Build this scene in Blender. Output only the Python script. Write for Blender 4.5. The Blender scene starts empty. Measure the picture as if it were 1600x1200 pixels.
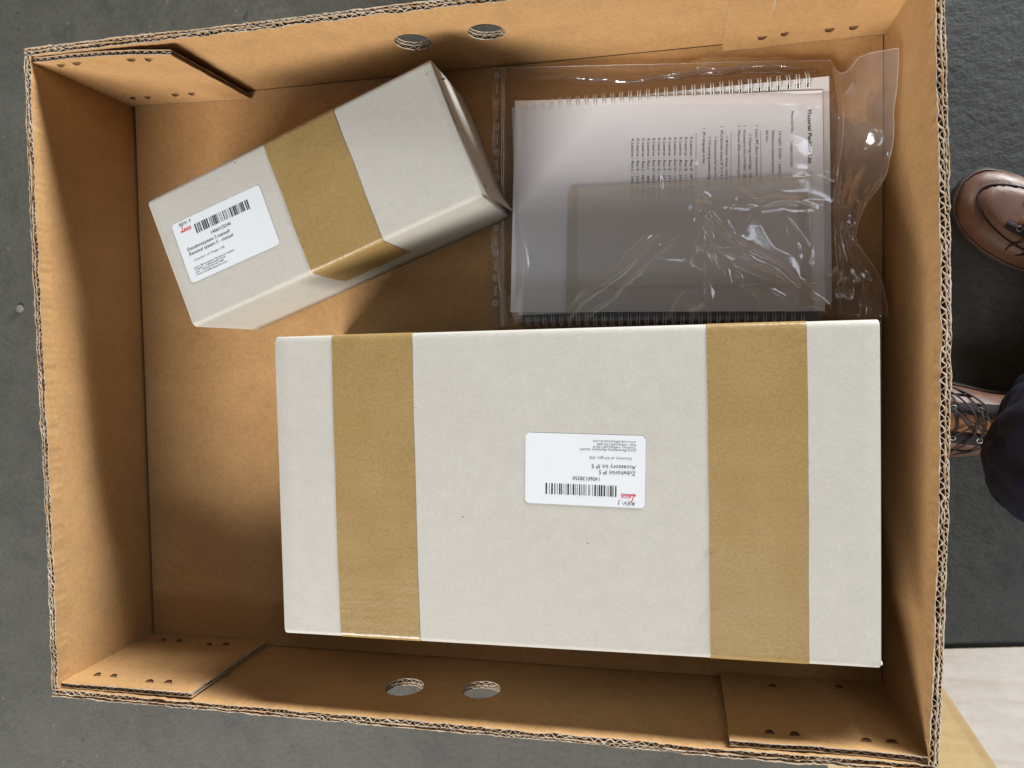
import bpy, math, random
from mathutils import Vector, Matrix, noise
rnd = random.Random(7)
sc = bpy.context.scene
col = sc.collection
R = math.radians

# ------------------------------------------------------------------ camera
cd = bpy.data.cameras.new('camera'); cam = bpy.data.objects.new('camera', cd); col.objects.link(cam)
cam.location = (0.2062, 0.0169, 0.7754)
cam.rotation_euler = (-0.0447, 0.2107, -0.0179)
cd.sensor_width = 36; cd.lens = 27.0; cd.clip_start = .02; cd.clip_end = 100
sc.camera = cam
# ------------------------------------------------------------------ world, lamps, exposure
w = bpy.data.worlds.new('World'); sc.world = w; w.use_nodes = True
w.node_tree.nodes['Background'].inputs[0].default_value = (.80, .90, 1.0, 1)
w.node_tree.nodes['Background'].inputs[1].default_value = .03
def lamp(name, loc, target, size, power, colr):
    l = bpy.data.lights.new(name, 'AREA'); l.shape = 'RECTANGLE'; l.size, l.size_y = size
    l.energy = power; l.color = colr
    o = bpy.data.objects.new(name, l); col.objects.link(o); o.location = loc
    o.rotation_euler = (Vector(target) - Vector(loc)).to_track_quat('-Z', 'Y').to_euler()
    return o
lamp('window_light', (-1.5, -3.3, 2.40), (0, 0, 0), (2.6, 1.3), 320, (1, .98, .95))
lamp('door_light', (2.05, 3.5, .62), (0, 0, .1), (2.2, .6), 420, (.95, .98, 1))
lamp('skylight', (.15, -1.40, 3.3), (.1, 0, 0), (1.5, .42), 8, (.82, .9, 1))
lamp('fill_light', (1.5, 1.25, 2.9), (.15, .1, 0), (1.3, .45), 9, (.80, .88, 1))  # added bluish fill that brightens the small box's end and the bagged papers
sc.view_settings.view_transform = 'Standard'; sc.view_settings.look = 'None'
sc.view_settings.gamma = 1; sc.view_settings.exposure = 0
sc.render.engine = 'CYCLES'
sc.cycles.transparent_max_bounces = 10; sc.cycles.max_bounces = 6; sc.cycles.diffuse_bounces = 2

# ------------------------------------------------------------------ helpers
def tag(o, label=None, cat=None, group=None, kind=None):
    if label: o['label'] = label
    if cat: o['category'] = cat
    if group: o['group'] = group
    if kind: o['kind'] = kind
    return o
def empty(name, loc, rz=0):
    o = bpy.data.objects.new(name, None); col.objects.link(o); o.empty_display_size = .02
    o.location = loc; o.rotation_euler.z = rz
    return o
class MB:
    def __init__(s): s.v = []; s.f = []; s.m = []; s.sm = []
    def add(s, vs, fs, mi=0, smooth=False):
        b = len(s.v); s.v += [tuple(p) for p in vs]
        for f in fs: s.f.append([b+i for i in f]); s.m.append(mi); s.sm.append(smooth)
        return s
    def quad(s, a, b, c, d, mi=0, smooth=False): s.add([a, b, c, d], [(0, 1, 2, 3)], mi, smooth)
    def grid(s, pts, mi=0, smooth=True, close=False):     # rows of points
        n, k = len(pts), len(pts[0]); fs = []
        for i in range(n-1):
            for j in range(k if close else k-1):
                fs.append((i*k+j, i*k+(j+1) % k, (i+1)*k+(j+1) % k, (i+1)*k+j))
        s.add([p for row in pts for p in row], fs, mi, smooth)
    def tube(s, path, r, n=6, mi=0, caps=True):
        path = [Vector(p) for p in path]; rows = []; ref = None
        for i, p in enumerate(path):
            d = (path[min(i+1, len(path)-1)] - path[max(i-1, 0)]).normalized()
            if ref is None:
                ref = Vector((0, 0, 1)) if abs(d.z) < .9 else Vector((1, 0, 0))
            a = (ref - d*ref.dot(d)).normalized(); ref = a; b = d.cross(a)
            rr = r[i] if isinstance(r, (list, tuple)) else r
            rows.append([p + (a*math.cos(t) + b*math.sin(t))*rr for t in [2*math.pi*k/n for k in range(n)]])
        s.grid(rows, mi, True, True)
        if caps:
            s.add(rows[0], [tuple(range(n))[::-1]], mi); s.add(rows[-1], [tuple(range(n))], mi)
    def box(s, x0, x1, y0, y1, z0, z1, mi=0):
        v = [(x, y, z) for z in (z0, z1) for y in (y0, y1) for x in (x0, x1)]
        s.add(v, [(0, 2, 3, 1), (4, 5, 7, 6), (0, 1, 5, 4), (2, 6, 7, 3), (0, 4, 6, 2), (1, 3, 7, 5)], mi)
    def build(s, name, mats, parent=None, weld=False):
        me = bpy.data.meshes.new(name); me.from_pydata(s.v, [], s.f); me.update()
        if not isinstance(mats, (list, tuple)): mats = [mats]
        for m in mats: me.materials.append(m)
        me.polygons.foreach_set('material_index', s.m); me.polygons.foreach_set('use_smooth', s.sm)
        if weld:
            import bmesh
            bm = bmesh.new(); bm.from_mesh(me); bmesh.ops.remove_doubles(bm, verts=bm.verts, dist=1e-5)
            bmesh.ops.recalc_face_normals(bm, faces=bm.faces); bm.to_mesh(me); bm.free()
        o = bpy.data.objects.new(name, me); col.objects.link(o); o.parent = parent
        return o
def nz(x, y=0., z=0.): return noise.noise(Vector((x, y, z)))

# ------------------------------------------------------------------ materials
class NT:
    def __init__(s, name):
        s.mat = bpy.data.materials.new(name); s.mat.use_nodes = True; s.t = s.mat.node_tree; s.n = s.t.nodes
        s.bsdf = s.n['Principled BSDF']; s.out = s.n['Material Output']; s._co = None
    def L(s, a, b): s.t.links.new(a, b)
    def new(s, t, **kw):
        n = s.n.new(t)
        for k, v in kw.items(): setattr(n, k, v)
        return n
    @property
    def co(s):
        if s._co is None: s._co = s.new('ShaderNodeTexCoord').outputs['Object']
        return s._co
    def mapped(s, scale):
        m = s.new('ShaderNodeMapping'); m.inputs['Scale'].default_value = scale; s.L(s.co, m.inputs[0]); return m.outputs[0]
    def noise(s, scale, detail=4, rough=.55, co=None):
        n = s.new('ShaderNodeTexNoise'); n.inputs['Scale'].default_value = scale
        n.inputs['Detail'].default_value = detail; n.inputs['Roughness'].default_value = rough
        s.L(co if co is not None else s.co, n.inputs['Vector']); return n.outputs['Fac']
    def ramp(s, fac, stops):
        r = s.new('ShaderNodeValToRGB'); e = r.color_ramp.elements
        while len(e) < len(stops): e.new(.5)
        for k, (p, c) in enumerate(stops):
            e[k].position = p; e[k].color = (*c, 1) if len(c) == 3 else c
        s.L(fac, r.inputs[0]); return r.outputs[0]
    def mix(s, fac, a, b, mode='MIX'):
        m = s.new('ShaderNodeMix', data_type='RGBA', blend_type=mode)
        for sock, v in ((0, fac), (6, a), (7, b)):
            if hasattr(v, 'is_output'): s.L(v, m.inputs[sock])
            elif isinstance(v, (int, float)): m.inputs[sock].default_value = v
            else: m.inputs[sock].default_value = (*v, 1)
        return m.outputs[2]
    def math(s, op, a, b=0.):
        m = s.new('ShaderNodeMath', operation=op)
        for k, v in enumerate((a, b)):
            if hasattr(v, 'is_output'): s.L(v, m.inputs[k])
            else: m.inputs[k].default_value = v
        return m.outputs[0]
    def color(s, c):
        if hasattr(c, 'is_output'): s.L(c, s.bsdf.inputs['Base Color'])
        else: s.bsdf.inputs['Base Color'].default_value = (*c, 1)
    def rough(s, v):
        if hasattr(v, 'is_output'): s.L(v, s.bsdf.inputs['Roughness'])
        else: s.bsdf.inputs['Roughness'].default_value = v
    def bump(s, h, strength, dist=.001):
        b = s.new('ShaderNodeBump'); b.inputs['Strength'].default_value = strength; b.inputs['Distance'].default_value = dist
        s.L(h, b.inputs['Height']); s.L(b.outputs[0], s.bsdf.inputs['Normal'])
def g3(v): return (v, v, v)
def cardboard(name, base, lo, stripes=None):
    m = NT(name)
    a = m.noise(5, 4); b = m.noise(260, 3, .7); c = m.noise(35, 5, .6)
    k = m.mix(m.ramp(a, [(.3, g3(0)), (.7, g3(1))]), lo, base)
    k = m.mix(m.ramp(b, [(.35, g3(.86)), (.7, g3(1.06))]), (0, 0, 0), k)
    sp = m.ramp(m.noise(900, 2, .5), [(.24, g3(.72)), (.34, g3(1))])
    k2 = m.mix(1, k, sp, 'MULTIPLY')
    m.color(m.mix(1, k2, m.ramp(c, [(.3, g3(.90)), (.7, g3(1.02))]), 'MULTIPLY'))
    m.rough(.72); m.bsdf.inputs['Specular IOR Level'].default_value = .25
    h = m.math('ADD', m.math('MULTIPLY', c, .6), m.math('MULTIPLY', b, .12))
    h = m.math('ADD', h, m.math('MULTIPLY', m.noise(11, 3, .5), 2.2))
    wv0 = m.new('ShaderNodeTexVoronoi', feature='DISTANCE_TO_EDGE'); wv0.inputs['Scale'].default_value = 5.5
    nd = m.new('ShaderNodeTexNoise'); nd.inputs['Scale'].default_value = 7; m.L(m.co, nd.inputs[0])
    ad = m.new('ShaderNodeVectorMath', operation='ADD'); m.L(m.co, ad.inputs[0]); m.L(nd.outputs['Color'], ad.inputs[1]); m.L(ad.outputs[0], wv0.inputs['Vector'])
    crs = m.math('MULTIPLY', m.ramp(wv0.outputs['Distance'], [(0, g3(1)), (.012, g3(0))]), m.ramp(m.noise(6, 2), [(.52, g3(0)), (.62, g3(1))]))
    h = m.math('SUBTRACT', h, m.math('MULTIPLY', crs, .35))
    if stripes:
        wv = m.new('ShaderNodeTexWave', bands_direction=stripes); wv.inputs['Scale'].default_value = 42
        wv.inputs['Distortion'].default_value = .6; wv.inputs['Detail'].default_value = 1; m.L(m.co, wv.inputs[0])
        h = m.math('ADD', h, m.math('MULTIPLY', wv.outputs['Fac'], .06))
    m.bump(h, .35, .0015)
    return m.mat
KB, KL = (.515, .300, .130), (.455, .255, .103)
M_kraft_x = cardboard('kraft_liner_long', KB, KL, 'X')
M_kraft_y = cardboard('kraft_liner_short', KB, KL, 'Y')
M_cut = cardboard('cut_paper_edge', (.60, .51, .40), (.48, .39, .29))
M_flute = cardboard('flute_paper', (.56, .50, .42), (.46, .40, .33))
M_slit = cardboard('tear_hollow_shade', (.20, .10, .045), (.14, .07, .03))  # dark tone paints the shade inside the staple tears

def greyboard():
    m = NT('grey_board')
    b = m.noise(380, 3, .7); a = m.noise(4, 3); f = m.noise(70, 5, .65)
    k = m.mix(m.ramp(a, [(.3, g3(0)), (.7, g3(1))]), (.475, .450, .398), (.495, .470, .418))
    k = m.mix(1, k, m.ramp(b, [(.3, g3(.93)), (.7, g3(1.03))]), 'MULTIPLY')
    k = m.mix(1, k, m.ramp(f, [(.3, g3(.955)), (.7, g3(1.02))]), 'MULTIPLY')
    v = m.new('ShaderNodeTexVoronoi'); v.inputs['Scale'].default_value = 75; m.L(m.mapped((1, 1.7, 1)), v.inputs['Vector'])
    sel = m.math('GREATER_THAN', v.outputs['Color'], .0)
    sepc = m.new('ShaderNodeSeparateColor'); m.L(v.outputs['Color'], sepc.inputs[0])
    pick = m.math('GREATER_THAN', sepc.outputs[0], .965)
    dot = m.math('LESS_THAN', v.outputs['Distance'], .075)
    k = m.mix(m.math('MULTIPLY', m.math('MULTIPLY', pick, dot), .75), k, (.10, .08, .06))
    sc_ = m.noise(14, 5, .7, m.mapped((.6, 3.5, 1)))
    k = m.mix(m.math('MULTIPLY', m.ramp(sc_, [(.66, g3(0)), (.74, g3(1))]), .16), k, (.30, .27, .22))
    m.color(k); m.rough(.62); m.bsdf.inputs['Specular IOR Level'].default_value = .3
    m.bump(m.math('ADD', m.math('MULTIPLY', b, .25), f), .14, .0008)
    return m.mat
M_grey = greyboard()
def tape():
    m = NT('parcel_tape')
    b = m.noise(420, 2, .6); a = m.noise(22, 4, .6); st = m.noise(60, 3, .6, m.mapped((.25, 3, 1)))
    k = m.mix(m.ramp(a, [(.3, g3(0)), (.7, g3(1))]), (.305, .198, .074), (.338, .225, .092))
    m.color(m.mix(1, k, m.ramp(b, [(.3, g3(.88)), (.7, g3(1.08))]), 'MULTIPLY'))
    m.rough(m.ramp(st, [(.3, g3(.24)), (.7, g3(.36))]))
    m.bsdf.inputs['Specular IOR Level'].default_value = .5
    bub = m.ramp(m.noise(16, 4, .6, m.mapped((1, 1.6, 1))), [(.45, g3(0)), (.62, g3(1))])
    m.bump(m.math('ADD', m.math('ADD', b, m.math('MULTIPLY', st, .8)), m.math('MULTIPLY', bub, .7)), .34, .0006)
    return m.mat
M_tape = tape()
def flat(name, c, rough=.6, spec=.4, bumpscale=None, strength=.2, metal=0., var=.06):
    m = NT(name); n = m.noise(bumpscale or 120, 4)
    m.color(m.mix(m.ramp(n, [(.3, g3(0)), (.7, g3(1))]), tuple(v*(1-var) for v in c), tuple(min(1, v*(1+var)) for v in c)))
    m.rough(rough); m.bsdf.inputs['Specular IOR Level'].default_value = spec; m.bsdf.inputs['Metallic'].default_value = metal
    if bumpscale: m.bump(n, strength, .001)
    return m.mat
M_label = flat('label_paper', (.67, .69, .71), .42, .4, 60, .04, var=.01)
M_paper = flat('white_paper', (.89, .89, .93), .6, .3, 25, .06, var=.012)
M_cover = flat('manual_cover', (.72, .71, .71), .5, .3, 25, .05, var=.02)
M_back = flat('manual_back_cover', (.20, .21, .23), .5, .4, 25, .05)
M_ink = flat('black_ink', (.02, .02, .022), .55)
M_inkg = flat('grey_ink', (.10, .10, .105), .55)
M_red = flat('red_ink', (.60, .02, .035), .5)
M_wire = flat('white_wire', (.82, .82, .80), .3, .5)
M_steel = flat('staple_steel', (.30, .29, .28), .35, .5, metal=.9)
M_hole = flat('punched_hole', (.03, .03, .03), .8)
M_print = flat('white_film_print', (.85, .80, .76), .5)
def film(name, tint, haze, hazecol, rmin=.05, rmax=.16, base=.045, bs=45, bstr=.25):
    m = NT(name); t = m
    tr = t.new('ShaderNodeBsdfTransparent'); tr.inputs[0].default_value = (*tint, 1)
    gl = t.new('ShaderNodeBsdfGlossy'); gl.inputs[0].default_value = (1, 1, 1, 1)
    t.L(t.ramp(t.noise(30, 3), [(.3, g3(rmin)), (.7, g3(rmax))]), gl.inputs['Roughness'])
    df = t.new('ShaderNodeBsdfDiffuse'); df.inputs[0].default_value = (*hazecol, 1)
    lw = t.new('ShaderNodeLayerWeight'); lw.inputs[0].default_value = .5
    b = t.new('ShaderNodeBump'); b.inputs['Strength'].default_value = bstr; b.inputs['Distance'].default_value = .002
    t.L(t.noise(bs, 4, .55), b.inputs['Height'])
    for s_ in (gl.inputs['Normal'], lw.inputs['Normal']): t.L(b.outputs[0], s_)
    fac = t.math('ADD', t.math('MULTIPLY', t.math('POWER', lw.outputs['Facing'], 3.2), .75), base)
    m1 = t.new('ShaderNodeMixShader'); m1.inputs[0].default_value = haze; t.L(tr.outputs[0], m1.inputs[1]); t.L(df.outputs[0], m1.inputs[2])
    m2 = t.new('ShaderNodeMixShader'); t.L(fac, m2.inputs[0]); t.L(m1.outputs[0], m2.inputs[1]); t.L(gl.outputs[0], m2.inputs[2])
    t.L(m2.outputs[0], t.out.inputs[0])
    return m.mat
M_film = film('clear_film', (.975, .965, .955), .055, (.90, .86, .83), .08, .22, .085, 45, .16)
M_zip = film('zip_film', (.97, .95, .93), .40, (.85, .80, .76), .05, .16, .12)
M_seam = film('pouch_seam', (.985, .97, .94), .22, (.97, .90, .78), .1, .25, .06)
M_pouch = film('smoky_pouch', (.985, .965, .94), .42, (.97, .90, .83), .1, .25, .03, 12, .1)

def concrete():
    m = NT('workshop_concrete')
    big = m.noise(1.6, 5, .6); mid = m.noise(14, 6, .65); fine = m.noise(120, 5, .7); pit = m.noise(42, 3, .5)
    k = m.mix(m.ramp(big, [(.3, g3(0)), (.7, g3(1))]), (.049, .049, .039), (.078, .077, .062))
    k = m.mix(1, k, m.ramp(mid, [(.25, g3(.72)), (.5, g3(1)), (.75, g3(1.16))]), 'MULTIPLY')
    k = m.mix(1, k, m.ramp(fine, [(.28, g3(.70)), (.5, g3(1)), (.75, g3(1.18))]), 'MULTIPLY')
    k = m.mix(m.ramp(pit, [(.27, g3(1)), (.33, g3(0))]), k, (.035, .034, .032))
    st = m.math('MULTIPLY', m.ramp(m.noise(9, 6, .7), [(.36, g3(1)), (.47, g3(0))]), .45)
    k = m.mix(st, k, (.030, .029, .026))
    k = m.mix(m.math('MULTIPLY', m.ramp(m.noise(26, 4, .6), [(.68, g3(0)), (.78, g3(1))]), .5), k, (.15, .145, .13))
    v = m.new('ShaderNodeTexVoronoi'); v.inputs['Scale'].default_value = 55; m.L(m.co, v.inputs['Vector'])
    sp = m.new('ShaderNodeSeparateColor'); m.L(v.outputs['Color'], sp.inputs[0])
    chip = m.math('MULTIPLY', m.math('GREATER_THAN', sp.outputs[0], .93), m.math('LESS_THAN', v.outputs['Distance'], .13))
    k = m.mix(m.math('MULTIPLY', chip, .45), k, (.18, .175, .16))
    # right of the carton the ground turns darker, bluer and coarser
    se = m.new('ShaderNodeSeparateXYZ'); m.L(m.co, se.inputs[0])
    edge = m.math('ADD', se.outputs[0], m.math('MULTIPLY', m.noise(4, 4), .2))
    right = m.ramp(edge, [(.52, g3(0)), (.60, g3(1))])
    k = m.mix(m.math('MULTIPLY', right, .75), k, m.mix(1, k, (.34, .39, .52), 'MULTIPLY'))
    m.color(k); m.rough(.7)
    coarse = m.noise(48, 5, .62)
    h = m.math('ADD', m.math('MULTIPLY', mid, .5), m.math('MULTIPLY', fine, .35))
    h = m.math('ADD', h, m.math('MULTIPLY', m.math('MULTIPLY', coarse, right), 1.1))
    m.bump(h, .38, .006)
    return m.mat
M_conc = concrete()
def wood(name, a, b, c, rot):
    m = NT(name)
    mp = m.new('ShaderNodeMapping'); mp.inputs['Rotation'].default_value = (0, 0, rot); mp.inputs['Scale'].default_value = (3, 26, 8)
    m.L(m.co, mp.inputs[0])
    n = m.noise(2.2, 6, .6, mp.outputs[0]); f = m.noise(90, 4, .6); l = m.noise(5, 3)
    k = m.ramp(n, [(.3, a), (.5, b), (.72, c)])
    k = m.mix(1, k, m.ramp(f, [(.3, g3(.93)), (.7, g3(1.03))]), 'MULTIPLY')
    m.color(m.mix(1, k, m.ramp(l, [(.3, g3(.93)), (.7, g3(1.03))]), 'MULTIPLY')); m.rough(.6); m.bump(n, .12, .001)
    return m.mat
M_ply = wood('pale_plywood', (.47, .42, .37), (.54, .50, .455), (.58, .55, .51), R(35))
M_tan = wood('tan_plywood', (.46, .33, .15), (.53, .39, .19), (.57, .43, .22), R(-50))
M_edge = flat('board_edge', (.34, .28, .20), .7, .3, 80, .3, var=.25)

def leather():
    m = NT('brown_leather')
    a = m.noise(14, 5, .6); g = m.noise(420, 3, .6); c = m.noise(45, 4)
    k = m.mix(m.ramp(a, [(.3, g3(0)), (.7, g3(1))]), (.085, .040, .024), (.135, .064, .038))
    m.color(m.mix(1, k, m.ramp(c, [(.3, g3(.85)), (.7, g3(1.05))]), 'MULTIPLY'))
    m.rough(m.ramp(c, [(.3, g3(.42)), (.7, g3(.58))])); m.bump(m.math('ADD', m.math('MULTIPLY', g, .4), m.math('ADD', c, m.math('MULTIPLY', m.noise(22, 5, .6), 2.5))), .22, .001)
    return m.mat
M_leather = leather()
M_darkleather = flat('dark_leather', (.022, .019, .020), .8, .15, 200, .3)
M_tongue = flat('tongue_leather', (.24, .115, .055), .75, .2, 200, .3)
M_sole = flat('rubber_sole', (.02, .019, .018), .7, .3, 90, .2)
M_lace = flat('black_lace', (.022, .02, .022), .7, .3, 600, .5)
def cloth():
    m = NT('navy_trousers')
    tw = m.new('ShaderNodeTexWave', bands_direction='DIAGONAL'); tw.inputs['Scale'].default_value = 260; m.L(m.co, tw.inputs[0])
    n = m.noise(30, 4)
    m.bsdf.inputs['Specular IOR Level'].default_value = .12; m.color(m.mix(n, (.0050, .0055, .0125), (.0085, .0090, .019))); m.rough(.9)
    m.bump(m.math('ADD', m.math('MULTIPLY', tw.outputs['Fac'], .1), n), .3, .002)
    return m.mat
M_cloth = cloth()
M_stone = flat('pebble_stone', (.13, .125, .11), .8, .3, 200, .5, var=.5)

# ------------------------------------------------------------------ ground
GZ = -.41
mb = MB(); mb.quad((-6, -6, 0), (6, -6, 0), (6, 6, 0), (-6, 6, 0))
gnd = mb.build('ground', M_conc); gnd.location = (0, 0, GZ)
tag(gnd, 'worn grey concrete workshop floor around the carton', kind='structure')

# ------------------------------------------------------------------ shipping carton
IX, IY, H, TH = .3954, .3087, .140, .0072
carton = empty('shipping_carton', (0, 0, GZ))
tag(carton, 'large open brown corrugated cardboard carton holding two grey boxes and a bag', 'carton')
ZO = -GZ          # children are built in world z, then lifted into the carton's frame
def bow(x, y, z):
    k = max(0., z)/H
    if z > H-.014 and abs(x) < IX+.02:      # crushed, frayed rim
        e = (z-(H-.014))/.014; e = e*e
        if abs(x) > IX-.001: x += e*(.0010*nz(y*55, x*400, 3.) + .0007*nz(y*170, x*700, 5.))
        elif abs(y) > IY-.001: y += e*(.0010*nz(x*55, y*400, 3.) + .0007*nz(x*170, y*700, 5.))
    if x > .30:
        s = min(1., (x-.30)/.09)
        x += s*k*(.0075*math.sin(math.pi*min(1, max(0, (y+.32)/.64))) - .0015 + .0006*nz(y*14, 3))
    if x < -.30: x += -k*.0015*math.sin(y*9)*min(1., (-x-.30)/.09)
    if abs(y) > .27: y += k*(.0016*nz(x*7, y*3, 1.) + .0006*nz(x*40, 2))*(min(1, (abs(y)-.27)/.03))
    return (x, y, z+ZO)
def ztop(u, k):
    return H + .0013*nz(u*9, k*3.1, 5.) + .0011*nz(u*75, k*7.7, 1.) + .0009*nz(u*330, k*2.7, 9.)
def hole_span(u, holes, k):
    for (hu, hz, ru, rz) in holes:
        d = (u-hu)/ru
        if abs(d) < 1:
            q = math.sqrt(1-d*d)*rz
            j = .0009*nz(u*300, k*5.3, hz*90)
            return (hz-q+j, hz+q+j*.7)
    return None
def us_list(u0, u1, holes, du=.0016):
    n = max(2, int((u1-u0)/du)); us = [u0+(u1-u0)*i/n for i in range(n+1)]
    for h in holes: us += [h[0]-h[2]+1e-5, h[0]+h[2]-1e-5]
    return sorted(us)
def liner(mb, P, u0, u1, t0, t1, z0, k, holes, topf=ztop):
    us = us_list(u0, u1, holes)
    for a, b in zip(us, us[1:]):
        m_ = (a+b)/2; sp = hole_span(m_, holes, k)
        ra, rb = topf(a, k), topf(b, k)
        if sp is None: segs = [((z0, z0), (ra, rb), 1, 0)]
        else:
            sa = hole_span(a, holes, k) or (None,); sb = hole_span(b, holes, k) or (None,)
            if sa[0] is None or sb[0] is None: sa = sb = sp
            segs = [((z0, z0), (sa[0], sb[0]), 1, 0), ((sa[1], sb[1]), (ra, rb), 1, 1)]
        for (la, lb), (ha, hb), top, bot in segs:
            zm = H-.0145
            ra_ = [(la, lb)] + ([(-.002, -.002)] if la < -.01 else []) + ([(zm, zm)] if max(la, lb) < zm-.002 and min(ha, hb) > zm+.002 else []) + [(ha, hb)]
            for (pa, pb_), (qa, qb) in zip(ra_, ra_[1:]):
                mb.quad(P(a, t0, pa), P(b, t0, pb_), P(b, t0, qb), P(a, t0, qa), 0, True)
                mb.quad(P(b, t1, pb_), P(a, t1, pa), P(a, t1, qa), P(b, t1, qb), 0, True)
            mb.quad(P(a, t0, ha), P(b, t0, hb), P(b, t1, hb), P(a, t1, ha), 1)
            if bot: mb.quad(P(a, t1, la), P(b, t1, lb), P(b, t0, lb), P(a, t0, la), 1)
    for u in (us[0], us[-1]):
        mb.quad(P(u, t0, z0), P(u, t1, z0), P(u, t1, topf(u, k)), P(u, t0, topf(u, k)), 1)
def flutes(mb, P, u0, u1, t0, t1, z0, period, k, holes, topf=ztop):
    z0 = max(z0, .0005)
    n = int((u1-u0)/period*8); us = [u0+(u1-u0)*i/n for i in range(n+1)]
    def T(u):
        ph = u/period*2*math.pi + 3.0*nz(u*12, k) + 1.0*nz(u*60, k)
        s = math.sin(ph); s = max(-1, min(1, s*1.15))
        return (t0+t1)/2 + s*(t1-t0)/2*max(.15, min(1., .78+.75*nz(u*22, k, 3.))) + .0004*nz(u*190, k, 8.)
    for a, b in zip(us, us[1:]):
        sp = hole_span((a+b)/2, holes, k)
        dz = .0006+.0008*abs(nz(a*200, k))
        ta, tb = topf(a, k)-dz, topf(b, k)-dz
        for lo, hi_a, hi_b in ([(z0, ta, tb)] if sp is None else [(z0, sp[0], sp[0]), (sp[1], ta, tb)]):
            mb.quad(P(a, T(a), lo), P(b, T(b), lo), P(b, T(b), hi_b), P(a, T(a), hi_a), 0, True)
            e = .00034
            mb.quad(P(a, T(a)-e, hi_a), P(b, T(b)-e, hi_b), P(b, T(b)+e, hi_b), P(a, T(a)+e, hi_a), 1)
            mb.quad(P(a, T(a)-e, hi_a), P(b, T(b)-e, hi_b), P(b, T(b)-e, hi_b-.003), P(a, T(a)-e, hi_a-.003), 1)
            mb.quad(P(a, T(a)+e, hi_a), P(b, T(b)+e, hi_b), P(b, T(b)+e, hi_b-.003), P(a, T(a)+e, hi_a-.003), 1)
def wall(P, u0, u1, holes, mat, label, seed):
    mb = MB()
    for i, (t0, t1) in enumerate(((0, .0006), (.0039, .0045), (.0066, .0072))):
        liner(mb, P, u0, u1, t0, t1, GZ+.002, seed+i, holes)
    o = mb.build('wall', [mat, M_cut], carton); o['label'] = label
    fb = MB()
    flutes(fb, P, u0, u1, .0006, .0039, -.05, .0084, seed+4, holes)
    flutes(fb, P, u0, u1, .0045, .0066, -.05, .0066, seed+5, holes)
    fb.build('corrugation', [M_flute, M_cut], o)
    return o
Pt = lambda u, t, z: bow(u, IY+t, z)
Pb = lambda u, t, z: bow(u, -IY-t, z)
Pl = lambda u, t, z: bow(-IX-t, u, z)
Pr = lambda u, t, z: bow(IX+t, u, z)
w_t = wall(Pt, -IX-TH, IX+TH, [(-.0326, .0785, .0172, .0185), (.0396, .0835, .0172, .0175)], M_kraft_x, 'long carton wall beside the small grey box, two hand holes', 1)
w_b = wall(Pb, -IX-TH, IX+TH, [(-.0574, .0745, .0188, .0195), (.0185, .0675, .0188, .0190)], M_kraft_x, 'long carton wall beside the large grey box, two hand holes', 11)
wall(Pl, -IY+.0004, IY-.0004, [], M_kraft_y, 'plain short carton wall far from the shoes', 21)
wall(Pr, -IY+.0004, IY-.0004, [], M_kraft_y, 'plain short carton wall near the shoes', 31)
# tray floor
mb = MB()
rows = []
for i in range(41):
    x = -IX+.0035 + (2*IX-.0045)*i/40
    rows.append([(x, -IY+.001+(2*IY-.002)*j/30, ZO + .0012*nz(x*5, j*.2)) for j in range(31)])
mb.grid(rows)
mb.add([(-IX+.0035, -IY+.001, ZO-.006), (-IX+.0035, IY-.001, ZO-.006), (-IX+.0035, IY-.001, ZO), (-IX+.0035, -IY+.001, ZO)], [(0, 1, 2, 3)])
mb.build('floor_panel', M_kraft_y, carton)

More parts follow.
